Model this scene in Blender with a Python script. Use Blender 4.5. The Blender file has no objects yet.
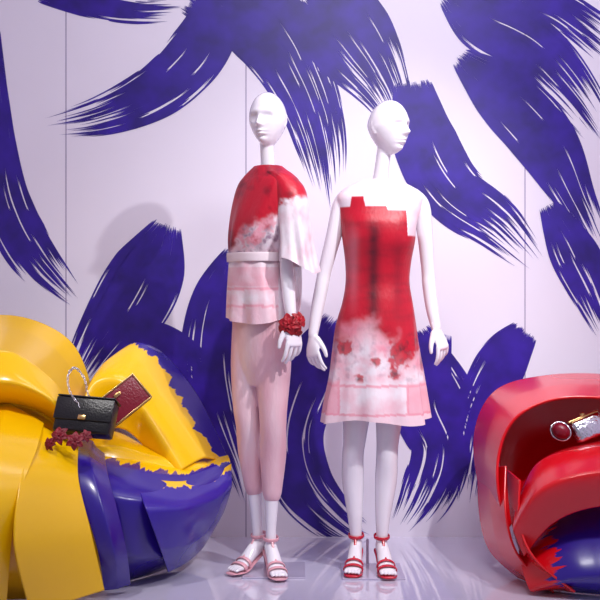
import bpy, bmesh, math, random
from mathutils import Vector, Matrix, noise as mn
random.seed(7)
F=1150.0; CAMY=-4.5; CAMZ=1.06; K=F/4.5
WALLY=0.64
sc=bpy.context.scene
sc.view_settings.view_transform='Standard'

# ---------- helpers -------------------------------------------------
def P(px,py,y=0.0,zmin=0.004):
    d=y-CAMY
    return Vector(((px-300)*d/F, y, max(zmin,CAMZ-(py-300)*d/F)))
def lin(c):
    return tuple(((v/255)/12.92 if v/255<=0.04045 else ((v/255+0.055)/1.055)**2.4) for v in c)
def catmull(pts,n,ten=0.0):
    m=len(pts); out=[]
    for i in range(n):
        t=i/(n-1)*(m-1); k=min(int(t),m-2); f=t-k
        p0=pts[max(k-1,0)];p1=pts[k];p2=pts[k+1];p3=pts[min(k+2,m-1)]
        out.append(tuple((1-ten)*0.5*((2*b)+(-a+c)*f+(2*a-5*b+4*c-d)*f*f+(-a+3*b-3*c+d)*f**3)+ten*(b+(c-b)*f) for a,b,c,d in zip(p0,p1,p2,p3)))
    return out
def link(name,me,mat=None,parent=None,smooth=True):
    ob=bpy.data.objects.new(name,me); sc.collection.objects.link(ob)
    if mat: me.materials.append(mat)
    if smooth:
        for p in me.polygons: p.use_smooth=True
    if parent: setpar(ob,parent)
    return ob
def setpar(ob,parent):
    ob.parent=parent
    ob.matrix_parent_inverse=Matrix.Translation(parent.location).inverted()
def empty(name,loc):
    e=bpy.data.objects.new(name,None); e.location=loc; e.empty_display_size=0.1
    sc.collection.objects.link(e); return e
class MB:
    def __init__(s): s.v=[]; s.f=[]
    def add(s,v,f):
        o=len(s.v); s.v+= [tuple(p) for p in v]; s.f+=[tuple(i+o for i in q) for q in f]
    def rings(s,rings,cap=True):
        n=len(rings[0]); v=[p for r in rings for p in r]; f=[]
        for i in range(len(rings)-1):
            for j in range(n):
                f.append((i*n+j,i*n+(j+1)%n,(i+1)*n+(j+1)%n,(i+1)*n+j))
        if cap:
            f.append(tuple(range(n))[::-1]); f.append(tuple((len(rings)-1)*n+j for j in range(n)))
        s.add(v,f)
    def tube(s,pts,side=(1,0,0),n=24,samples=None,cap=True,round_ends=True):
        samples=samples or max(8,len(pts)*8)
        c=catmull(pts,samples) if len(pts)>1 else pts
        R=[]; side=Vector(side)
        for i,q in enumerate(c):
            a=Vector(c[max(i-1,0)][:3]); b=Vector(c[min(i+1,len(c)-1)][:3]); t=(b-a).normalized()
            sd=(side-t*side.dot(t)); sd=sd.normalized() if sd.length>1e-5 else t.orthogonal().normalized()
            up=t.cross(sd); R.append((Vector(q[:3]),sd,up,q[3],q[4],t))
        rings=[]
        def ring(c0,sd,up,ra,rb): return [c0+sd*ra*math.cos(2*math.pi*j/n)+up*rb*math.sin(2*math.pi*j/n) for j in range(n)]
        if cap and round_ends:
            c0,sd,up,ra,rb,t=R[0]; r=min(ra,rb)
            for a in (80,60,35): 
                k=math.cos(math.radians(a)); rings.append(ring(c0-t*r*math.sin(math.radians(a)),sd,up,ra*k,rb*k))
        for c0,sd,up,ra,rb,t in R: rings.append(ring(c0,sd,up,ra,rb))
        if cap and round_ends:
            c0,sd,up,ra,rb,t=R[-1]; r=min(ra,rb)
            for a in (35,60,80):
                k=math.cos(math.radians(a)); rings.append(ring(c0+t*r*math.sin(math.radians(a)),sd,up,ra*k,rb*k))
        s.rings(rings,cap)
    def box(s,c,size,M=None,bev=0.0):
        bm=bmesh.new(); bmesh.ops.create_cube(bm,size=1)
        bmesh.ops.scale(bm,vec=size,verts=bm.verts)
        if bev: bmesh.ops.bevel(bm,geom=bm.edges[:],offset=bev,segments=3,affect='EDGES',profile=0.5)
        M=M or Matrix.Identity(3)
        s.add([Vector(c)+M@v.co for v in bm.verts],[[v.index for v in f.verts] for f in bm.faces]); bm.free()
    def mesh(s,name):
        me=bpy.data.meshes.new(name); me.from_pydata(s.v,[],s.f); me.validate(); me.update(); return me
def evalmesh(ob,name):
    dg=bpy.context.evaluated_depsgraph_get(); dg.update()
    me=bpy.data.meshes.new_from_object(ob.evaluated_get(dg)); me.name=name
    ob.modifiers.clear(); ob.data=me
    for p in me.polygons: p.use_smooth=True
    return me
def remesh(mb,name,mat,parent,vox=0.003,sm=5):
    ob=link(name,mb.mesh(name),mat,parent)
    m=ob.modifiers.new('r','REMESH'); m.mode='VOXEL'; m.voxel_size=vox; m.use_smooth_shade=True
    m=ob.modifiers.new('s','SMOOTH'); m.iterations=sm; m.factor=0.5
    evalmesh(ob,name); 
    if not ob.data.materials: ob.data.materials.append(mat)
    return ob
def colorize(ob,fn):
    me=ob.data; ca=me.color_attributes.new('Col','FLOAT_COLOR','POINT')
    buf=[]
    for v in me.vertices:
        c=fn(v.co); buf+= [c[0],c[1],c[2],1.0]
    ca.data.foreach_set('color',buf)
def fbm(x,y,z=0,o=4): return mn.fractal(Vector((x,y,z)),1.0,2.0,o)
def mix(a,b,t):
    t=max(0,min(1,t)); return tuple(x*(1-t)+y*t for x,y in zip(a,b))
def sst(a,b,x):
    t=max(0,min(1,(x-a)/(b-a))); return t*t*(3-2*t)

# ---------- materials ----------------------------------------------
def mat(name,col,rough=0.5,metal=0.0,var=0.05,scale=8,bump=0.0,bscale=60,spec=0.5,coat=0.0):
    m=bpy.data.materials.new(name); m.use_nodes=True; nt=m.node_tree; b=nt.nodes['Principled BSDF']
    b.inputs['Roughness'].default_value=rough; b.inputs['Metallic'].default_value=metal
    b.inputs['Specular IOR Level'].default_value=spec; b.inputs['Coat Weight'].default_value=coat
    tc=nt.nodes.new('ShaderNodeTexCoord'); n=nt.nodes.new('ShaderNodeTexNoise'); n.inputs['Scale'].default_value=scale
    nt.links.new(tc.outputs['Object'],n.inputs['Vector'])
    r=nt.nodes.new('ShaderNodeValToRGB'); c=lin(col)
    r.color_ramp.elements[0].position=0.3; r.color_ramp.elements[1].position=0.7
    r.color_ramp.elements[0].color=(*[x*(1-var) for x in c],1); r.color_ramp.elements[1].color=(*[min(1,x*(1+var)) for x in c],1)
    nt.links.new(n.outputs['Fac'],r.inputs['Fac']); nt.links.new(r.outputs['Color'],b.inputs['Base Color'])
    if bump:
        n2=nt.nodes.new('ShaderNodeTexNoise'); n2.inputs['Scale'].default_value=bscale; nt.links.new(tc.outputs['Object'],n2.inputs['Vector'])
        bp=nt.nodes.new('ShaderNodeBump'); bp.inputs['Strength'].default_value=bump; bp.inputs['Distance'].default_value=0.01
        nt.links.new(n2.outputs['Fac'],bp.inputs['Height']); nt.links.new(bp.outputs['Normal'],b.inputs['Normal'])
    return m
def cloth(name,alpha=1.0,rough=0.6):
    m=bpy.data.materials.new(name); m.use_nodes=True; nt=m.node_tree; b=nt.nodes['Principled BSDF']
    a=nt.nodes.new('ShaderNodeAttribute'); a.attribute_name='Col'
    nt.links.new(a.outputs['Color'],b.inputs['Base Color']); b.inputs['Roughness'].default_value=rough
    b.inputs['Sheen Weight'].default_value=0.05; b.inputs['Alpha'].default_value=alpha
    n=nt.nodes.new('ShaderNodeTexNoise'); n.inputs['Scale'].default_value=30
    bp=nt.nodes.new('ShaderNodeBump'); bp.inputs['Strength'].default_value=0.15; bp.inputs['Distance'].default_value=0.01
    nt.links.new(n.outputs['Fac'],bp.inputs['Height']); nt.links.new(bp.outputs['Normal'],b.inputs['Normal'])
    return m
BLUE=(44,20,140)
def painted(name,base,axis='v',sign=1,thr=0.5,amp=0.25,kf=26,ks=1.5,rough=0.26,blue=BLUE):
    """vinyl ribbon, brushed with indigo paint where sign*coord + streaky noise > thr"""
    m=bpy.data.materials.new(name); m.use_nodes=True; nt=m.node_tree; b=nt.nodes['Principled BSDF']; L=nt.links.new
    uv=nt.nodes.new('ShaderNodeUVMap'); sp=nt.nodes.new('ShaderNodeSeparateXYZ'); L(uv.outputs['UV'],sp.inputs[0])
    al='Y' if axis=='v' else 'X'
    mp=nt.nodes.new('ShaderNodeMapping'); L(uv.outputs['UV'],mp.inputs['Vector'])
    mp.inputs['Scale'].default_value=(kf,ks,1) if axis=='v' else (ks,kf,1)
    n=nt.nodes.new('ShaderNodeTexNoise'); n.inputs['Scale'].default_value=1.0; n.inputs['Detail'].default_value=3; L(mp.outputs[0],n.inputs['Vector'])
    def M(op,a,bv=None):
        x=nt.nodes.new('ShaderNodeMath'); x.operation=op
        for i,q in enumerate((a,bv)):
            if q is None: continue
            if isinstance(q,(int,float)): x.inputs[i].default_value=q
            else: L(q,x.inputs[i])
        return x.outputs[0]
    s=M('ADD',M('MULTIPLY',sp.outputs[al],sign),M('MULTIPLY',M('SUBTRACT',n.outputs['Fac'],0.5),amp*3))
    k=nt.nodes.new('ShaderNodeMath'); k.operation='MULTIPLY'; k.use_clamp=True
    L(M('SUBTRACT',s,thr),k.inputs[0]); k.inputs[1].default_value=60
    mx=nt.nodes.new('ShaderNodeMix'); mx.data_type='RGBA'; L(k.outputs[0],mx.inputs[0])
    mx.inputs[6].default_value=(*lin(base),1); mx.inputs[7].default_value=(*lin(blue),1)
    L(mx.outputs[2],b.inputs['Base Color']); b.inputs['Roughness'].default_value=rough
    b.inputs['Coat Weight'].default_value=0.3; b.inputs['Coat Roughness'].default_value=0.15
    return m
YEL=(252,198,2); RED=(214,6,24)
m_wall=mat('wall_paint',(240,234,248),0.6,var=0.02,scale=2)
m_floor=mat('floor_gloss_lacquer',(214,208,230),0.06,var=0.03,scale=3,coat=0.5)
m_ceil=mat('ceiling_paint',(205,198,215),0.8,var=0.02)
m_seam=mat('panel_seam_shade_grey',(168,156,186),0.7)
m_ink=mat('indigo_brush_paint',(48,20,142),0.45,var=0.3,scale=10)
m_skin=mat('mannequin_white_lacquer',(246,240,248),0.14,var=0.01,coat=0.5)
m_yel=painted('yellow_vinyl_plain',YEL,thr=9)
m_red=painted('red_vinyl_plain',RED,thr=9)
m_black=mat('black_leather',(14,12,18),0.3,bump=0.15,bscale=150)
m_maroon=mat('maroon_leather',(120,12,36),0.3,bump=0.2,bscale=120)
m_gold=mat('gold_metal',(220,180,120),0.25,metal=1)
m_silver=mat('silver_metal',(215,215,225),0.2,metal=1,bump=0.3,bscale=90)
m_steel=mat('pale_steel_stand',(205,196,220),0.15,metal=0.3)
m_flower=mat('red_silk_petals',(165,12,32),0.5,var=0.4,scale=40)
m_flowerd=mat('dark_red_petals',(130,12,36),0.5,var=0.3,scale=40)
m_sred=mat('red_patent_leather',(205,20,50),0.25,coat=0.4)
m_spink=mat('pale_pink_patent_leather',(232,168,180),0.3,coat=0.4)
m_belt=mat('pale_satin_belt',(240,222,228),0.35)

# ---------- room -----------------------------------------------------
def slab(name,c,size,m):
    b=MB(); b.box((0,0,0),size); ob=link(name,b.mesh(name),m,smooth=False); ob.location=c; return ob
slab('floor',(0,-0.65,-0.05),(4.0,2.8,0.1),m_floor)
slab('wall_back',(0,WALLY+0.05,1.5),(4.0,0.1,3.0),m_wall)
slab('wall_left',(-2.05,-0.6,1.5),(0.1,2.8,3.0),m_wall)
slab('wall_right',(2.05,-0.6,1.5),(0.1,2.8,3.0),m_wall)
slab('ceiling',(0,-0.65,3.05),(4.2,2.8,0.1),m_ceil)
for i,px in enumerate((66,246,525)):
    x=(px-300)*(WALLY-CAMY)/F
    slab('groove_shade_%d'%(i+1),(x,WALLY-0.0001,1.5),(0.005,0.0008,3.0),m_seam)  # thin grey strips imitate the shade line of the wall panel grooves

# ---------- mural brush strokes --------------------------------------
def surf(px,py,off):
    d=WALLY-CAMY; z=CAMZ-(py-300)*d/F
    return Vector(((px-300)*d/F,WALLY-off,max(z,0.002)))
mur=MB()
def stroke(pts,fs=0.06,fe=0.35,gap=0.0,seed=0):
    rnd=random.Random(seed+101)
    L=sum(math.dist(pts[i][:2],pts[i+1][:2]) for i in range(len(pts)-1))
    n=max(14,int(L/4)); c=catmull(pts,n)
    hwmax=max(p[2] for p in pts); nf=max(6,int(hwmax*2/1.5))
    nrm=[]
    for i in range(n):
        a=c[max(i-1,0)];b=c[min(i+1,n-1)]; dx,dy=b[0]-a[0],b[1]-a[1]; l=math.hypot(dx,dy) or 1
        nrm.append((-dy/l,dx/l))
    for j in range(nf):
        o=-1+2*(j+0.5)/nf
        g=0.5+0.5*mn.noise(Vector((o*5,seed*3.1,0))); h=rnd.random()
        t0=fs*(0.5*g+0.5*rnd.random()); t1=1-fe*(0.6*(1-(0.5+0.5*mn.noise(Vector((o*6,seed*7.7,5)))))+0.6*h*h)-0.05*fe*abs(o)
        edge=abs(o)>0.8
        segs=[(t0,t1)]
        if rnd.random()<gap+(0.25 if edge else 0.08):
            a=t0+(t1-t0)*(0.3+0.5*rnd.random()); segs=[(t0,a),(min(a+0.05+0.2*rnd.random(),t1),t1)]
        off=0.0008+0.0012*rnd.random()
        for (a,b) in segs:
            i0=max(0,int(a*(n-1))); i1=min(n-1,int(b*(n-1)))
            if i1-i0<2: continue
            vs=[]
            for i in range(i0,i1+1):
                x,y,hw=c[i]; hw=max(hw,1); wob=0.5*mn.noise(Vector((i*0.15,j*0.4,seed)))
                k=min(1,(i-i0)/2.0+0.25,(i1-i)/4.0)
                w=hw/nf*1.22*max(k,0.02)
                cx=x+nrm[i][0]*(o*hw+wob); cy=y+nrm[i][1]*(o*hw+wob)
                vs.append(surf(cx-nrm[i][0]*w,cy-nrm[i][1]*w,off)); vs.append(surf(cx+nrm[i][0]*w,cy+nrm[i][1]*w,off))
            mur.add(vs,[(2*i,2*i+1,2*i+3,2*i+2) for i in range(len(vs)//2-1)])
ST=[
 [(222,0,22),(200,48,30),(158,90,28),(100,116,20),(28,130,9)],
 [(40,-12,14),(90,4,14),(140,12,12),(195,10,12)],
 [(-14,30,14),(-4,120,16),(6,200,24),(38,262,24),(96,320,7)],
 [(190,-12,26),(262,22,42),(300,80,34),(322,145,26),(334,235,8)],
 [(315,-10,42),(352,40,44),(384,88,28),(406,140,8)],
 [(412,80,18),(424,140,32),(452,190,32),(502,228,27),(556,286,8)],
 [(445,-5,10),(480,22,28),(530,48,32),(575,95,26),(612,150,14)],
 [(458,56,10),(500,92,30),(545,142,32),(578,205,20),(606,262,10)],
 [(500,-12,18),(560,10,20),(620,55,24)],
 [(548,205,10),(572,250,24),(594,295,22),(616,350,12)],
 [(168,224,14),(150,268,36),(125,314,38),(96,356,28),(66,406,8)],
 [(236,250,10),(220,295,26),(212,350,32),(218,405,34),(240,470,18),(250,515,6)],
 [(120,325,10),(160,345,22),(190,375,26),(205,410,20)],
 [(340,318,14),(315,368,32),(294,430,30),(304,485,30),(348,530,20),(392,545,8)],
 [(440,330,12),(424,400,30),(440,450,30),(425,500,28),(392,545,10)],
 [(526,330,14),(502,362,26),(478,410,24),(466,470,26),(458,540,20)],
 [(420,330,10),(455,390,18),(474,440,14)],
]
for i,s in enumerate(ST): stroke(s,fe=0.36 if i not in(4,) else 0.5,gap=0.06,seed=i)
link('brush_stroke_mural',mur.mesh('brush_stroke_mural'),m_ink,smooth=False)

# ---------- body parts ------------------------------------------------
def loft_h(mb,rows,yaw=0,n=64,samples=60,cap=True,expo=2.2,fold=None):
    """rows: (py,cx,hw,hd,y) sizes in reference units of 1/K m"""
    c=catmull(rows,samples); rings=[]; ca,sa=math.cos(yaw),math.sin(yaw)
    for i,(py,cx,hw,hd,y) in enumerate(c):
        z=CAMZ-(py-300)/K; r=[]
        for j in range(n):
            t=2*math.pi*j/n; ct,st=math.cos(t),math.sin(t)
            e=2/expo; lx=abs(ct)**e*(1 if ct>0 else -1)*hw; ly=abs(st)**e*(1 if st>0 else -1)*hd
            dz=0
            if fold:
                k,dz=fold(t,i/(samples-1),py); lx*=k; ly*=k
            lx/=K; ly/=K
            r.append(Vector(((cx-300)/K+lx*ca-ly*sa, y+lx*sa+ly*ca, z+dz)))
        rings.append(r)
    mb.rings(rings,cap)
def head(mb,px,py,y,yaw,tilt=0,H=0.108,W=0.072,D=0.096):
    c=P(px,py,y); N=96;Mn=72; rings=[]
    R=Matrix.Rotation(yaw,3,'Z')@Matrix.Rotation(tilt,3,'Y')
    for i in range(Mn+1):
        ph=-math.pi/2+math.pi*i/Mn; ph=max(-1.54,min(1.54,ph)); zn=math.sin(ph); cr=math.cos(ph)
        r=[]
        for j in range(N):
            t=2*math.pi*j/N; x=cr*math.sin(t); yy=-cr*math.cos(t) # t=0 -> front
            w=W;d=D
            if zn<0: w*=1-0.34*(-zn)**1.3 
            if yy>0 and zn<0.1: d*=1-0.45*min(1,(0.1-zn))
            if yy<0: d*=0.90+ (0.10*sst(.3,.8,-zn))
            X=x*w; Y=yy*d; Z=zn*H
            if yy<0:
                g=lambda cx,cz,sx,sz: math.exp(-((X-cx)/sx)**2-((zn-cz)/sz)**2)
                Y-= 0.022*g(0,-0.24,0.011,0.10)+0.014*g(0,-0.08,0.008,0.15)+.006*(g(.011,-.27,.007,.06)+g(-.011,-.27,.007,.06))
                Y+= 0.020*(g(0.029,0.03,0.018,0.11)+g(-0.029,0.03,0.018,0.11))
                Y-= 0.008*(g(0.029,0.02,0.012,0.06)+g(-0.029,0.02,0.012,0.06))
                Y-= 0.005*g(0,0.24,0.05,0.1)
                Y-= 0.012*g(0,-0.47,0.017,0.045)+0.013*g(0,-0.575,0.015,0.045)
                Y+= 0.007*g(0,-0.525,0.024,0.022)+0.008*g(0,-.66,.02,.05)
                Y-= 0.010*g(0,-0.82,0.022,0.13)
            r.append(c+R@Vector((X,Y,Z)))
        rings.append(r)
    mb.rings(rings)
    for s in (-1,1): # ears
        a=[c+R@Vector((s*(W*(0.90-.012*k*(k>2))+.001*k),0.012+0.005*k,-0.028+0.011*k)) for k in range(5)]
        mb.tube([(*q,0.004,0.011 if 0<k<4 else 0.008) for k,q in enumerate(a)],side=R@Vector((1,0,0)),n=10)
def hand(mb,W,d,s,curl,scale=1.0,amt=0.30,splay=0.1):
    W=Vector(W); d=Vector(d).normalized(); s=Vector(s); s=(s-d*s.dot(d)).normalized(); c=d.cross(s); 
    if c.dot(Vector(curl))<0: c=-c
    q=lambda a,b,e: W+(d*a+s*b+c*e)*scale
    pts=[(-0.02,0,0,.019,.016),(0.015,0,0,.023,.014),(0.05,0,0,.034,.013),(0.08,-.001,0.002,.035,.010)]
    mb.tube([(*q(a,b,e),ra*scale,rb*scale) for a,b,e,ra,rb in pts],side=s,n=24)
    for k,(b,ln) in enumerate(((.028,.066),(.0095,.076),(-.0095,.070),(-.0275,.055))):
        p=q(.074,b,0.002); an=0.10; sp=splay*(1.5-k)*0.9; L=[p]
        a0=amt*(1+0.25*k)
        for fr in (0.45,0.31,0.24):
            an+=a0*0.9
            dd=(d*math.cos(an)+c*math.sin(an)+s*sp*(1 if fr==0.45 else .5)).normalized()
            p=p+dd*ln*fr*scale*1.05; L.append(p)
        rr=[.0085,.0076,.0068,.0055]
        mb.tube([(*x,r*scale,r*scale*0.95) for x,r in zip(L,rr)],side=s,n=14,samples=18)
    L=[q(.018,.018,.004),q(.042,.036,.012),q(.066,.047,.02),q(.086,.050,.026)]
    mb.tube([(*x,r*scale,r*scale) for x,r in zip(L,[.014,.011,.009,.0065])],side=s,n=14,samples=18)
def foot(mb,ank,ang,z0=0.006):
    f=Vector((math.sin(ang),-math.cos(ang),0)); s=Vector((f.y*-1,f.x,0)); A=Vector((ank[0],ank[1],0))
    q=lambda a,b,z: A+f*a+s*b+Vector((0,0,z+z0))
    pts=[(-.040,.092,.019,.022),(-.01,.090,.024,.032),(.03,.072,.026,.030),(.07,.046,.029,.022),(.105,.026,.033,.015),(.130,.021,.033,.011)]
    mb.tube([(*q(a,0,z),ra,rb) for a,z,ra,rb in pts],side=s,n=24)
    for k,b in enumerate((-.026,-.013,0,.012,.024)):
        l=(.022,.027,.029,.030,.034)[k]
        mb.tube([(*q(.122,b,.021),.0075,.0075),(*q(.122+l*.6,b,.021),.0075,.007),(*q(.122+l,b,.0175),.006,.0055)],side=s,n=10,samples=8)
def sandal(name,ank,ang,m,parent,z0=0.006):
    b=MB(); f=Vector((math.sin(ang),-math.cos(ang),0)); s=Vector((f.y*-1,f.x,0)); A=Vector((ank[0],ank[1],0))
    q=lambda a,bb,z: A+f*a+s*bb+Vector((0,0,z+z0))
    pts=[(-.060,.068,.022),(-.04,.064,.026),(0,.052,.026),(.05,.026,.028),(.095,.008,.036),(.135,.0055,.036),(.165,.006,.024)]
    b.tube([(*q(a,0,z),w,.005) for a,z,w in pts],side=s,n=16)
    b.tube([(*q(-.048,0,.062),.017,.015),(*q(-.050,0,.03),.010,.010),(*q(-.054,0,.003),.008,.008)],side=s,n=14,round_ends=False)
    def band(c,n1,n2,ra,rb,w,t=.0022,a0=0,a1=360):
        L=[]
        for k in range(25):
            a=math.radians(a0+(a1-a0)*k/24); L.append((*(c+n1*ra*math.cos(a)+n2*rb*math.sin(a)),w,t))
        ax=n1.cross(n2); b.tube(L,side=ax,n=8,samples=48,round_ends=False)
    up=(Vector((0,0,1))+f*.3).normalized()
    band(q(.112,0,.022),s,up,.037,.021,.009,a0=-10,a1=190)
    band(q(.085,0,.032),s,up,.035,.027,.008,a0=-10,a1=190)
    band(q(-.006,0,.128),s,(f+Vector((0,0,-.15))).normalized(),.030,.034,.007)
    b.tube([(*q(.090,0,.056),.005,.002),(*q(.05,0,.088),.005,.002),(*q(.025,0,.12),.005,.002)],side=s,n=8)
    b.tube([(*q(-.060,0,.07),.013,.002),(*q(-.064,0,.10),.011,.002),(*q(-.040,0,.128),.008,.002)],side=s,n=8)
    return link(name,b.mesh(name),m,parent)
def limb(mb,pts,side=(1,0,0),inf=0): # pts: (px,py,y,r)
    mb.tube([(*P(px,py,y),r+inf,r+inf) for px,py,y,r in pts],side=side,n=28,samples=len(pts)*8)

# ---------- right mannequin (dress) -----------------------------------
E1=empty('mannequin',(0.31,0,0))
b=MB()
loft_h(b,[(181,381,12,12,.015),(186,380,24,14,.01),(193,380,38,17,.005),(206,380,37,20,0),(225,379,33,24,-.01),(240,379,32,24,-.01),(262,378,28,20,0),
  (282,377,27,18,0),(300,377,30,20,0),(325,376,35,24,.005),(345,376,36,26,.005),(362,376,33,24,.005),(374,376,26,18,.005)])
b.tube([(*P(380,190,.015),.038,.032),(*P(381,174,.01),.029,.028),(*P(384,152,.005),.028,.031),(*P(386,138,.005),.03,.036)],n=28)
head(b,389,128,-.005,math.radians(44),0.04)
limb(b,[(361,345,.005,.075),(358,390,0,.065),(355,435,-.01,.046),(353,455,-.01,.042),(353,480,.01,.043),(355,515,.015,.030),(356,540,.02,.021),(356,552,.02,.022)])
limb(b,[(393,345,.005,.075),(391,390,-.01,.065),(388,435,-.02,.046),(387,455,-.02,.042),(386,480,0,.043),(383,515,.0,.030),(382,540,.0,.021),(382,552,0,.022)])
limb(b,[(352,196,.005,.040),(342,205,.005,.037),(334,235,.005,.031),(325,270,.01,.027),(322,285,.005,.027),(317,310,-.01,.025),(313,335,-.03,.019)])
limb(b,[(411,197,.005,.040),(421,207,.005,.036),(425,235,.005,.031),(428,270,.01,.027),(429,285,.005,.027),(432,308,-.01,.025),(436,328,-.03,.019)])
hand(b,P(313,335,-.03),(-.02,-.25,-1),(.65,-.75,0),(1,0,0))
hand(b,P(436,328,-.03),(.36,-.2,-1),(-.72,-.7,0),(-1,0,0))
a1=P(356,550,.02); a2=P(382,552,0)
foot(b,a1,math.radians(-8)); foot(b,a2,math.radians(6))
remesh(b,'mannequin_body',m_skin,E1,vox=.0026,sm=3)
sandal('sandal_1',a1,math.radians(-8),m_sred,E1); sandal('sandal_2',a2,math.radians(6),m_sred,E1)
def stand(parent,x,y,w,hx,hy,hz):
    s=MB(); s.box((x,y,0.003),(w,0.26,0.006),bev=0.002)
    s.tube([(hx+.0,hy,0.0,.006,.006),(hx,hy,hz*.5,.006,.006),(hx,hy,hz,.006,.006)],n=12)
    link('base_plate_stand',s.mesh('stand'),m_steel,parent,smooth=False)
stand(E1,.28,-.02,.24,(369-300)/K,.1,.1)
WHT=lin((240,228,236)); PNK=lin((232,150,168)); PPK=lin((236,192,204)); RD=lin((194,6,40)); DRD=lin((90,4,28)); GRY=lin((160,128,150))
def dress_col(co):
    x=300+co.x*K; y=300+(CAMZ-co.z)*K
    n=fbm(x*.05,y*.05,1.3); n2=fbm(x*.16,y*.16,4.1); n3=fbm(x*.03,y*.09,9)
    yb=208-10*sst(349,351,x)*(1-sst(362,364,x))+4*sst(384,386,x)+25*sst(404,405.5,x)
    c=mix(RD,DRD,.35*max(0,n3+.2)+.85*math.exp(-((x-372)/6)**2)*sst(212,240,y)*(1-sst(300,345,y))+.35*math.exp(-((x-396)/5)**2)*sst(225,260,y)*(1-sst(290,330,y)))  # dark vertical bands colour in the seam and the shade of folds
    c=mix(c,PNK,.35*math.exp(-((x-352)/5)**2)*(1-sst(260,330,y))*sst(220,250,y))
    fade=sst(322,356,y+18*n+16*math.exp(-((x-365)/12)**2)-16*math.exp(-((x-408)/12)**2))
    low=mix(mix(WHT,PNK,.5+.9*n),GRY,max(0,.6*n2-.05))
    c=mix(c,low,fade)
    for fx,fy,fr in ((344,347,9),(398,352,14),(411,341,11),(374,360,5),(358,378,5),(392,372,6)):
        d=math.hypot(x-fx,(y-fy))/fr+ .7*n2
        c=mix(c,mix(RD,DRD,.3+n2*1.5),.85*(1-sst(.6,1.1,d)))
    if y>376:
        c2=mix(WHT,PPK,.4+n); 
        if x<338 or x>405: c2=mix(c2,PNK,.65)
        if abs(y-384)<1.3 or abs(y-412)<1.3 or abs(x-338)<1.2 or abs(x-405)<1.2: c2=mix(c2,PNK,.8)
        if y>413: c2=mix(PPK,WHT,.4)
        c=mix(c,c2,sst(376,382,y+4*n))
    y0=mix(WHT,PPK,.15+.6*sst(404,409,x)*sst(206,214,y)+n*.6)
    return mix(y0,c,sst(yb-.8,yb+.8,y))
def dfold(t,u,py):
    a=sst(300,415,py); k=1+a*(.065*math.sin(7*t+.6)+.04*math.sin(12*t+2))+(1-a)*.016*math.sin(5*t+py*.05)
    return k, a*.012*math.sin(3*t+1)
d=MB()
loft_h(d,[(180,381,19,15,.01),(184,380,27,17,.008),(190,380,37,20,.005),(198,380,43,23,0),(210,380,41,26,0),(225,379,38,29,-.01),(242,379,36,29,-.01),(262,378,33,25,0),(282,377,32,23,0),
  (302,377,35,26,0),(325,376,40,30,.005),(350,376,43,32,.005),(375,376,46,34,.005),(400,375,50,37,.005),(420,375,53,39,.005)],n=340,samples=280,cap=False,fold=dfold)
ob=link('printed_dress',d.mesh('dress'),cloth('printed_silk',rough=.42),E1)
colorize(ob,dress_col)

# ---------- left mannequin (top and trousers) -------------------------
YW=math.radians(-48)
E2=empty('mannequin',(-.14,0,0))
b=MB()
loft_h(b,[(170,268,12,12,.01),(175,268,22,13,.01),(183,268,34,16,.005),(198,266,35,20,0),(218,262,32,24,0),(236,259,30,23,0),(258,255,26,18,0),(276,256,28,20,0),
  (300,260,30,22,.0),(320,262,30,22,.0),(340,264,27,20,.0),(352,264,20,16,.0)],yaw=YW)
b.tube([(*P(268,182,.01),.038,.032),(*P(268,166,.005),.029,.028),(*P(267,146,0),.028,.031),(*P(267,133,0),.03,.036)],n=28)
head(b,268,120,-.005,math.radians(-22),-0.03)
legR=[(252,325,.02,.068),(248,365,.02,.058),(247,405,.01,.046),(249,425,.01,.042),(251,450,.03,.042),(254,485,.03,.030),(257,525,.03,.021),(258,545,.03,.022)]
legL=[(272,330,-.02,.070),(273,370,-.03,.060),(273,408,-.05,.046),(273,428,-.05,.042),(273,455,-.03,.042),(272,490,-.03,.030),(271,528,-.03,.021),(271,550,-.03,.022)]
limb(b,legR); limb(b,legL)
limb(b,[(285,190,-.08,.038),(291,200,-.09,.035),(290,230,-.10,.030),(287,258,-.11,.027),(287,272,-.115,.027),(289,298,-.13,.025),(292,322,-.15,.019)])
limb(b,[(250,188,.08,.036),(247,200,.10,.033),(247,230,.12,.030),(250,258,.13,.027),(256,285,.12,.025),(264,310,.10,.019)])
hand(b,P(292,322,-.15),(.12,-.2,-1),(-.75,-.65,0),(-.3,1,0),amt=.26,scale=1.08)
hand(b,P(264,310,.10),(.3,.1,-1),(.8,-.6,0),(0,-1,0))
a3=P(258,545,.03); a4=P(271,550,-.03)
A3=math.radians(-38); A4=math.radians(14)
foot(b,a3,A3); foot(b,a4,A4)
remesh(b,'mannequin_body',m_skin,E2,vox=.0026,sm=3)
sandal('sandal_1',a3,A3,m_spink,E2); sandal('sandal_2',a4,A4,m_spink,E2)
stand(E2,-.10,.0,.24,(266-300)/K,.1,.1)
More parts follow.
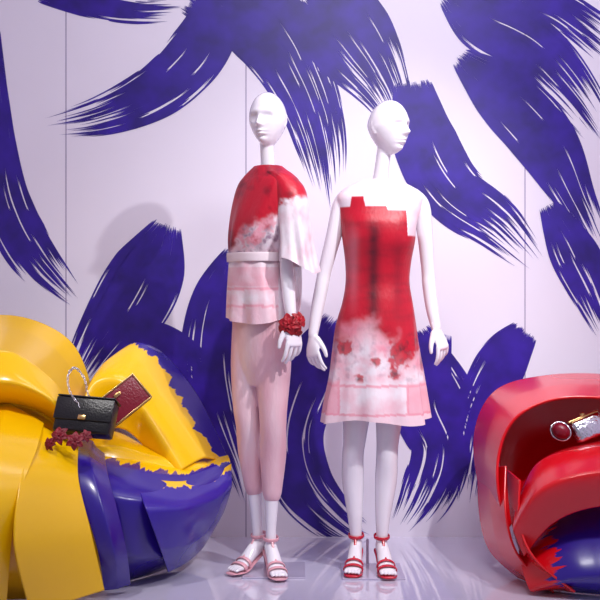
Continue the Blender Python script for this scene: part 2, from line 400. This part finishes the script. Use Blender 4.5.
# trousers
t=MB()
loft_h(t,[(268,256,29,21,0),(284,257,31,23,0),(302,260,33,25,.0),(322,262,33,26,.0),(345,262,31,25,.0),(365,261,28,22,.0),(385,260,22,16,.0)],yaw=YW)
def trouser(mb,leg,hem):
    L=[(px,py,y,r+.010 if py<400 else max(r+.010,.048-.00008*(py-400))) for px,py,y,r in leg if py<hem-15]
    L.append((leg[-3][0],hem,leg[-3][2],.037)); limb(mb,L)
trouser(t,legR,488); trouser(t,legL,494)
ob=remesh(t,'slim_trousers',cloth('pink_silk',rough=.4),E2,vox=.004,sm=14)
def tr_col(co):
    x=300+co.x*K; y=300+(CAMZ-co.z)*K; n=fbm(x*.05,y*.012,2)
    return mix(lin((228,176,188)),lin((238,208,216)),.4+n*.8)
colorize(ob,tr_col)
def top_col(co):
    x=300+co.x*K; y=300+(CAMZ-co.z)*K; n=fbm(x*.06,y*.06,3.3); n2=fbm(x*.17,y*.17,6.6)
    lim=226+12*n-(x-262)*.55
    low=mix(mix(WHT,PPK,.5+n),GRY,max(0,n2*1.2+.15)) if y<254 else mix(WHT,PPK,.4+n)
    if y<254:
        for fx,fy,fr in ((243,232,9),(256,240,10),(248,222,9),(268,228,8)):
            d=math.hypot(x-fx,y-fy)/fr+.9*n2; low=mix(low,mix(PNK,RD,.4+n2),.8*(1-sst(.5,1.1,d)))
    else:
        if 268<y<286: low=mix(low,PNK,.4)
        if abs(y-289)<1.2 or abs(y-306)<1.2: low=mix(low,PNK,.8)
        if y>308: low=mix(low,PPK,.6)
    return mix(mix(RD,DRD,.5*max(0,n*2)),low,sst(lim-6,lim+6,y))
def tfold(t_,u,py):
    a=sst(262,316,py); b_=math.exp(-((py-245)/22)**2)
    k=1+a*(.06*math.sin(6*t_)+.04*math.sin(11*t_+1))+(.018+.03*b_)*math.sin(9*t_+py*.05)+.03*b_
    return k,a*.014*math.sin(2*t_+.5)
d=MB()
loft_h(d,[(166,268,14,13,.01),(170,268,20,16,.01),(176,268,31,18,.005),(184,268,39,21,0),(198,266,40,24,0),(218,263,37,27,0),(238,260,34,26,0),(252,256,30,22,0),(259,255,28.5,21,0),(268,255,30,23,0),
  (290,258,34,27,0),(320,261,38,31,0)],yaw=YW,n=280,samples=200,cap=False,fold=tfold)
sl=[(172,275,9,.06),(178,283,13,.07),(192,290,16,.085),(222,294,16,.10),(250,297,17,.11),(266,299,19,.12)]
rings=[]
for (py,cx,r,yy) in catmull(sl,100):
    c=P(cx,py,-yy); ring=[]
    for j in range(90):
        t_=2*math.pi*j/90; w_=sst(185,265,py); k=1+w_*(.10*math.sin(5*t_+1)+.05*math.sin(9*t_))
        ring.append(c+Vector((r/K*math.cos(t_)*k,1.15*r/K*math.sin(t_)*k,w_*(.012*math.sin(2*t_)-.022*math.cos(t_)))))
    rings.append(ring)
d.rings(rings,False)
ob=link('draped_printed_top',d.mesh('top'),cloth('printed_silk_top',rough=.42),E2); 
def top_col2(co):
    x=300+co.x*K; y=300+(CAMZ-co.z)*K
    if x>279 and co.y<0.02: 
        c=mix(WHT,mix(PPK,GRY,.2),.2+fbm(x*.08,y*.04,5))
        return mix(top_col(co) if y<215 else mix(RD,DRD,.2),c,sst(203,209,y+10*fbm(x*.1,y*.1,2)+(x-285)*.3))
    return top_col(co)
colorize(ob,top_col2)
d=MB(); rows=[]
for i in range(60):
    py=215+i*132/59; rw=[]
    for j in range(30):
        px=276+j*24/29+ (2*math.sin(py*.05)); rw.append(P(px,py,-.02+.012*math.sin(j*.8+i*.02)))
    rows.append(rw)
v=[p for r in rows for p in r]; d.add(v,[(i*30+j,i*30+j+1,(i+1)*30+j+1,(i+1)*30+j) for i in range(59) for j in range(29)])
ob=link('sheer_panel',d.mesh('sheer'),cloth('sheer_chiffon',alpha=.75),E2)
colorize(ob,lambda co: mix(WHT,PPK,.5+fbm(co.x*12,co.z*8,1)))
d=MB()
loft_h(d,[(253,255,31.5,23.5,0),(254,255,32,24,0),(261,255,32,24,0),(262,255,31.5,23.5,0)],yaw=YW,n=120,samples=12,cap=False)
ob=link('satin_belt',d.mesh('belt'),m_belt,E2)

# ---------- flowers ---------------------------------------------------
def flower(mb,c,r,nrm,n=6,rot=0):
    nrm=Vector(nrm).normalized(); u=nrm.orthogonal().normalized(); w=nrm.cross(u)
    for k in range(n):
        a=2*math.pi*k/n+rot; dr=u*math.cos(a)+w*math.sin(a); sd=nrm.cross(dr)
        vs=[];R=7;C=5
        for i in range(R):
            f=i/(R-1); wd=r*.36*math.sin(math.pi*min(1,f*.85+.1))
            for j in range(C):
                g=-1+2*j/(C-1)
                vs.append(Vector(c)+dr*r*f+sd*wd*g+nrm*r*(.35*f-.45*f*f*f+.12*g*g*math.sin(f*3)))
        mb.add(vs,[(i*C+j,i*C+j+1,(i+1)*C+j+1,(i+1)*C+j) for i in range(R-1) for j in range(C-1)])
def flowers(name,cs,parent,m):
    mb=MB(); 
    for k,(c,r,nn) in enumerate(cs):
        flower(mb,c,r,nn,6,k*.7); flower(mb,Vector(c)+Vector(nn).normalized()*r*.15,r*.6,nn,5,k)
        mb.tube([(*c,r*.14,r*.14),(*(Vector(c)+Vector(nn).normalized()*r*.35),r*.1,r*.1)],n=8)
    ob=link(name,mb.mesh(name),m,parent)
    s=ob.modifiers.new('s','SOLIDIFY'); s.thickness=.0015
    return ob
wr=P(292,324,-.15)
flowers('flower_bracelet',[(wr+Vector((-.01,-.026,0)),.044,(-.2,-1,.2)),(wr+Vector((.024,-.018,.014)),.036,(.7,-.8,.3)),(wr+Vector((-.030,-.010,-.012)),.036,(-.9,-.6,0)),(wr+Vector((.012,-.02,-.028)),.032,(.4,-1,-.5))],E2,m_flower)
bb=MB(); bb.tube([(wr.x+.024*math.cos(a*math.pi/12),wr.y+.024*math.sin(a*math.pi/12),wr.z,.005,.003) for a in range(25)],side=(0,0,1),n=8,samples=60)
link('bracelet_band',bb.mesh('band'),m_flowerd,E2)

# ---------- ribbon sheets --------------------------------------------
def sheet(name,rows,m,parent,nu=80,nv=60,th=.008,tu=0.0,tv=0.0):
    """smooth ribbon surface; tu/tv tighten the curve into sharper folds"""
    g=[[tuple(P(*p)) for p in r] for r in rows]
    g=[catmull(r,nu,tu) for r in g]; cols=[catmull([g[i][j] for i in range(len(g))],nv,tv) for j in range(nu)]
    mb=MB(); v=[]
    for i in range(nv):
        for j in range(nu):
            x,y,z=cols[j][i]; v.append((x,min(y,WALLY-.02),max(z,.006)))
    mb.add(v,[(i*nu+j,i*nu+j+1,(i+1)*nu+j+1,(i+1)*nu+j) for i in range(nv-1) for j in range(nu-1)])
    me=mb.mesh(name); uv=me.uv_layers.new(name='UVMap')
    for l in me.loops:
        i,j=divmod(l.vertex_index,nu); uv.data[l.index].uv=(j/(nu-1),i/(nv-1))
    ob=link(name,me,m,parent); s=ob.modifiers.new('s','SOLIDIFY'); s.thickness=th; s.offset=0; s.use_even_offset=False
    return ob
B1=empty('ribbon_bow',(-.95,0,0))
# back-left loop: outside band and dark inside
sheet('loop_1',[[(92,440,.10),(90,385,.22),(66,338,.30),(10,316,.32),(-50,330,.32),(-95,400,.25)],
  [(78,436,.0),(80,392,.08),(56,352,.14),(5,328,.16),(-55,350,.16),(-100,420,.1)],
  [(66,440,-.14),(66,405,-.16),(48,378,-.18),(2,352,-.2),(-60,375,-.2),(-105,450,-.1)]],m_yel,B1,tv=.3)
sheet('loop_1_inside',[[(66,440,-.10),(62,410,-.10),(40,388,-.10),(0,372,-.12),(-60,392,-.12),(-105,470,-.08)],
  [(60,450,.10),(50,430,.14),(30,410,.16),(0,404,.16),(-60,415,.16),(-105,490,.1)]],m_yel,B1)
sheet('fold_4',[[(66,441,-.15),(66,405,-.17),(48,378,-.19),(2,352,-.21),(-60,375,-.21),(-105,450,-.11)],
  [(62,448,-.24),(62,415,-.27),(40,393,-.29),(0,382,-.31),(-60,395,-.31),(-105,480,-.2)],
  [(66,455,-.14),(60,428,-.16),(38,410,-.18),(0,402,-.2),(-60,415,-.22),(-105,490,-.15)]],m_yel,B1,tv=.4)
sheet('loop_2',[[(112,470,.16),(120,400,.26),(134,352,.30),(158,350,.34),(196,394,.34),(231,466,.28)],
  [(104,465,.05),(104,395,.12),(124,350,.22),(148,348,.24),(182,396,.24),(222,462,.2)],
  [(98,462,-.05),(86,410,.0),(104,364,.10),(138,362,.12),(166,402,.10),(204,458,.08)],
  [(92,465,-.12),(80,425,-.10),(94,385,-.02),(124,384,.0),(150,420,.0),(182,470,-.02)],
  [(92,475,-.10),(88,450,-.08),(104,430,.0),(126,430,.04),(148,450,.04),(172,482,.0)]],
  painted('yellow_vinyl_far_edge',YEL,'v',-1,-.32,.13,kf=30),B1,tv=.4)
sheet('fold_2',[[(84,440,.0),(110,420,.16),(150,440,.2),(215,462,.18)],[(80,455,-.16),(112,446,-.1),(155,456,-.02),(205,466,.06)],[(80,475,-.18),(112,476,-.16),(155,480,-.08),(205,480,.0)]],m_yel,B1,tv=.5)
sheet('loop_3',[[(92,438,.05),(140,452,.05),(190,462,.12),(228,456,.20)],
  [(78,452,-.15),(126,468,-.2),(182,476,-.08),(230,462,.12)],
  [(88,490,-.34),(126,500,-.36),(184,502,-.22),(230,484,.06)],
  [(100,545,-.36),(136,556,-.32),(186,546,-.12),(222,510,.08)],
  [(108,590,-.25),(140,582,-.12),(178,562,.06),(204,540,.20)]],
  painted('yellow_vinyl_indigo_front',YEL,'v',1,.20,.10,kf=22),B1,tv=.5)
# second layer of ribbon lapped over the right part of that loop
sheet('strap_2',[[(134,478,-.24),(180,482,-.13),(214,474,.03),(231,464,.10)],
  [(146,510,-.37),(186,508,-.27),(216,498,-.10),(231,486,.03)],
  [(160,548,-.32),(188,544,-.20),(212,528,-.02),(223,512,.07)],
  [(168,572,-.16),(186,562,-.04),(200,550,.10),(206,542,.18)]],painted('indigo_vinyl_lap',YEL,'v',1,.08,.08,kf=16,blue=(50,26,152)),B1,tv=.5)
sheet('strap_1',[[(70,440,-.14),(88,440,-.08),(104,448,-.04)],[(70,460,-.34),(90,462,-.34),(106,470,-.30)],[(84,505,-.46),(102,508,-.47),(117,512,-.42)],
  [(98,550,-.48),(114,554,-.48),(126,552,-.42)],[(104,590,-.40),(118,588,-.38),(130,584,-.34)]],painted('indigo_vinyl',BLUE,thr=9),B1,tu=.6)
sheet('loop_4',[[(-80,410,.0),(-20,396,-.02),(30,404,-.06),(64,430,-.12),(84,446,-.18)],
  [(-95,450,-.35),(-20,432,-.35),(30,438,-.34),(58,450,-.30),(80,462,-.26)],
  [(-100,510,-.58),(-20,500,-.6),(40,492,-.56),(72,492,-.44),(86,500,-.36)],
  [(-100,570,-.6),(-20,570,-.62),(50,560,-.56),(90,556,-.46),(98,550,-.38)],
  [(-90,612,-.4),(-20,612,-.45),(55,600,-.42),(98,592,-.38),(110,584,-.33)]],
  m_yel,B1,tu=.5)
sheet('fold_1',[[(36,424,-.28),(60,436,-.30),(78,446,-.28)],[(22,470,-.60),(54,472,-.50),(78,480,-.44)],[(14,540,-.74),(58,534,-.60),(90,530,-.50)],[(28,604,-.68),(72,600,-.56),(104,590,-.48)]],m_yel,B1,tu=.9)
sheet('fold_3',[[(-30,400,-.1),(10,404,-.16),(44,424,-.26)],[(-50,450,-.52),(-8,448,-.58),(36,452,-.5)],[(-70,520,-.72),(-30,520,-.78),(16,508,-.68)],[(-70,600,-.7),(-34,604,-.74),(6,604,-.66)]],m_yel,B1,tu=.8)

B2=empty('ribbon_bow',(1.05,0,0))
sheet('loop_1',[[(690,420,.25),(650,385,.3),(600,375,.32),(540,377,.32),(496,391,.30),(476,428,.25),(478,478,.18),(498,535,.12)],
  [(690,440,.0),(650,396,.05),(600,386,.05),(545,388,.05),(506,404,.05),(488,436,.02),(488,484,-.02),(506,545,-.05)],
  [(690,450,-.15),(650,408,-.15),(600,398,-.15),(552,400,-.15),(516,418,-.15),(500,450,-.16),(499,495,-.2),(516,560,-.2)]],
  m_red,B2,nu=130,tv=.5,th=.010)
sheet('loop_inner',[[(505,400,.2),(550,396,.24),(610,396,.24),(680,420,.2)],[(500,450,.15),(550,440,.2),(610,436,.2),(680,440,.1)],[(498,545,.04),(550,470,.0),(610,450,.0),(680,450,.0)]],m_red,B2)
sheet('loop_2',[[(535,508,.05),(552,460,.05),(585,444,.03),(640,436,.0),(690,450,.0)],
  [(518,502,-.22),(538,464,-.25),(580,450,-.28),(645,448,-.3),(700,470,-.3)],
  [(514,530,-.36),(540,492,-.44),(590,474,-.48),(650,476,-.48),(705,500,-.4)],
  [(524,556,-.34),(554,522,-.40),(600,506,-.44),(660,510,-.44),(705,530,-.36)]],m_red,B2,tv=.6,th=.010)
sheet('loop_3',[[(520,540,-.1),(552,512,-.16),(600,498,-.2),(680,500,-.2)],
  [(520,560,-.28),(556,540,-.34),(604,530,-.36),(690,535,-.36)],
  [(530,590,-.38),(562,580,-.44),(608,575,-.48),(695,575,-.44)],
  [(545,600,-.28),(575,602,-.34),(620,605,-.38),(695,605,-.34)]],
  painted('red_vinyl_indigo_brushed',RED,'u',1,.30,.2,kf=22,ks=2.5),B2,tv=.4)
sheet('loop_4',[[(478,470,.20),(480,515,.10),(490,550,-.02),(518,588,-.12)],
  [(490,468,-.02),(492,515,-.10),(504,556,-.18),(538,590,-.25)],
  [(506,466,-.16),(506,512,-.26),(518,555,-.32),(554,596,-.35)]],m_red,B2,tv=.6)
sheet('loop_5',[[(508,470,-.10),(512,520,-.16),(526,560,-.24),(560,592,-.30)],[(520,480,-.30),(520,525,-.36),(536,560,-.42),(575,592,-.44)]],m_red,B2)

# ---------- accessories ------------------------------------------------
def rot(a,b=0,c=0): return Matrix.Rotation(math.radians(c),3,'Z')@Matrix.Rotation(math.radians(b),3,'X')@Matrix.Rotation(math.radians(a),3,'Y')
c=P(86,418,-.30); M=rot(4,-25,-8); E=empty('handbag',c)
s=MB(); s.box(c,(.215,.07,.135),M,.012); ob=link('bag_body',s.mesh('bag'),m_black,E)
s=MB(); s.box(c+M@Vector((0,-.037,.02)),(.220,.008,.085),M,.003); s.box(c+M@Vector((0,0,.069)),(.220,.078,.006),M,.002); link('flap',s.mesh('flap'),m_black,E)
s=MB(); s.box(c+M@Vector((0,-.044,-.012)),(.03,.008,.018),M,.003); link('clasp',s.mesh('clasp'),m_gold,E)
s=MB()
path=catmull([tuple(P(*q)) for q in ((80,406,-.32),(70,392,-.30),(68,376,-.26),(75,368,-.24),(84,378,-.24),(88,394,-.28),(94,404,-.32))],26)
for i,q in enumerate(path[:-1]):
    q=Vector(q); t_=(Vector(path[i+1])-q).normalized(); u=t_.orthogonal().normalized(); w=t_.cross(u)
    if i%2: u=w
    s.tube([(*(q+t_*.008*math.cos(a*math.pi/6)+u*.004*math.sin(a*math.pi/6)),.0014,.0014) for a in range(13)],side=t_.cross(u),n=6,samples=20)
link('chain_strap',s.mesh('chain'),m_silver,E)
c=P(122,402,-.15); M=rot(-38,-15,12); E=empty('clutch_bag',c)
s=MB(); s.box(c,(.20,.045,.12),M,.010); link('clutch_body',s.mesh('clutch'),m_maroon,E)
s=MB()
for k in (-1,1):
    s.box(c+M@Vector((0,-.024,k*.056)),(.195,.004,.006),M,.001); s.box(c+M@Vector((k*.094,-.024,0)),(.006,.004,.115),M,.001)
s.box(c+M@Vector((0,-.026,.03)),(.03,.008,.014),M,.003)
link('metal_frame',s.mesh('frame'),m_gold,E)
E=empty('silk_flower_spray',P(70,440,-.42))
flowers('blossoms',[(P(60,436,-.41),.036,(-.3,-1,.5)),(P(75,441,-.43),.034,(.1,-1,.3)),(P(50,444,-.44),.026,(-.6,-1,.1)),(P(86,436,-.41),.024,(.5,-1,.4))],E,m_flowerd)
c=P(588,428,-.10); M=rot(-20,-20,10); E=empty('silver_clutch',c)
s=MB(); s.box(c,(.13,.05,.085),M,.014); link('clutch_body',s.mesh('sc'),m_silver,E)
s=MB(); s.box(c+M@Vector((0,0,.046)),(.135,.02,.010),M,.003); s.box(c+M@Vector((0,-.004,.056)),(.02,.014,.014),M,.004); link('frame_clasp',s.mesh('fc'),m_gold,E)
c=P(560,432,-.12); M=rot(35,-20,0); E=empty('red_coin_purse',c)
s=MB(); s.tube([(*(c+M@Vector((0,-.02,0))),.036,.030),(*(c+M@Vector((0,.02,0))),.036,.030)],side=M@Vector((1,0,0)),n=28); link('purse_body',s.mesh('rp'),m_maroon,E)
s=MB(); s.tube([(*(c+M@Vector((.039*math.cos(a*math.pi/12),-.012,.034*math.sin(a*math.pi/12)))),.0035,.0035) for a in range(25)],side=(0,1,0),n=8,samples=60); link('silver_rim',s.mesh('rim'),m_silver,E)

# ---------- lights ------------------------------------------------------
def area(name,loc,tgt,size,e,col=(1,1,1),sy=None):
    l=bpy.data.lights.new(name,'AREA'); l.shape='RECTANGLE'; l.size=size; l.size_y=sy or size; l.energy=e; l.color=col
    o=bpy.data.objects.new(name,l); o.location=loc; o.rotation_euler=(Vector(tgt)-Vector(loc)).to_track_quat('-Z','Y').to_euler(); sc.collection.objects.link(o)
area('ceiling_light_front',(0.4,-1.6,2.9),(0.35,0.3,1.0),1.0,30,(1,.98,1),.4)
area('ceiling_light_back',(0.4,-0.3,2.95),(0.3,0.3,0.6),1.8,8,(.95,.92,1),.3)
def spot(name,loc,tgt,e,ang,col=(1,1,1)):
    l=bpy.data.lights.new(name,'SPOT'); l.energy=e; l.spot_size=math.radians(ang); l.spot_blend=.9; l.shadow_soft_size=.035; l.color=col
    o=bpy.data.objects.new(name,l); o.location=loc; o.rotation_euler=(Vector(tgt)-Vector(loc)).to_track_quat('-Z','Y').to_euler(); sc.collection.objects.link(o)
spot('spotlight_1',(1.4,-1.6,2.85),(.32,.2,1.1),200,54,(1,.98,1))
spot('spotlight_2',(-1.2,-1.6,2.85),(-.95,0,.3),110,42,(1,.96,.94))
spot('spotlight_3',(1.7,-1.6,2.85),(1.1,0,.3),105,44,(1,.97,.97))
w=bpy.data.worlds.new('World'); sc.world=w; w.use_nodes=True
w.node_tree.nodes['Background'].inputs[0].default_value=(.84,.80,1,1); w.node_tree.nodes['Background'].inputs[1].default_value=.31
cam=bpy.data.cameras.new('Camera'); cam.lens=36*F/600; cam.sensor_width=36
co=bpy.data.objects.new('Camera',cam); co.location=(0,CAMY,CAMZ); co.rotation_euler=(math.pi/2,0,0); sc.collection.objects.link(co); sc.camera=co
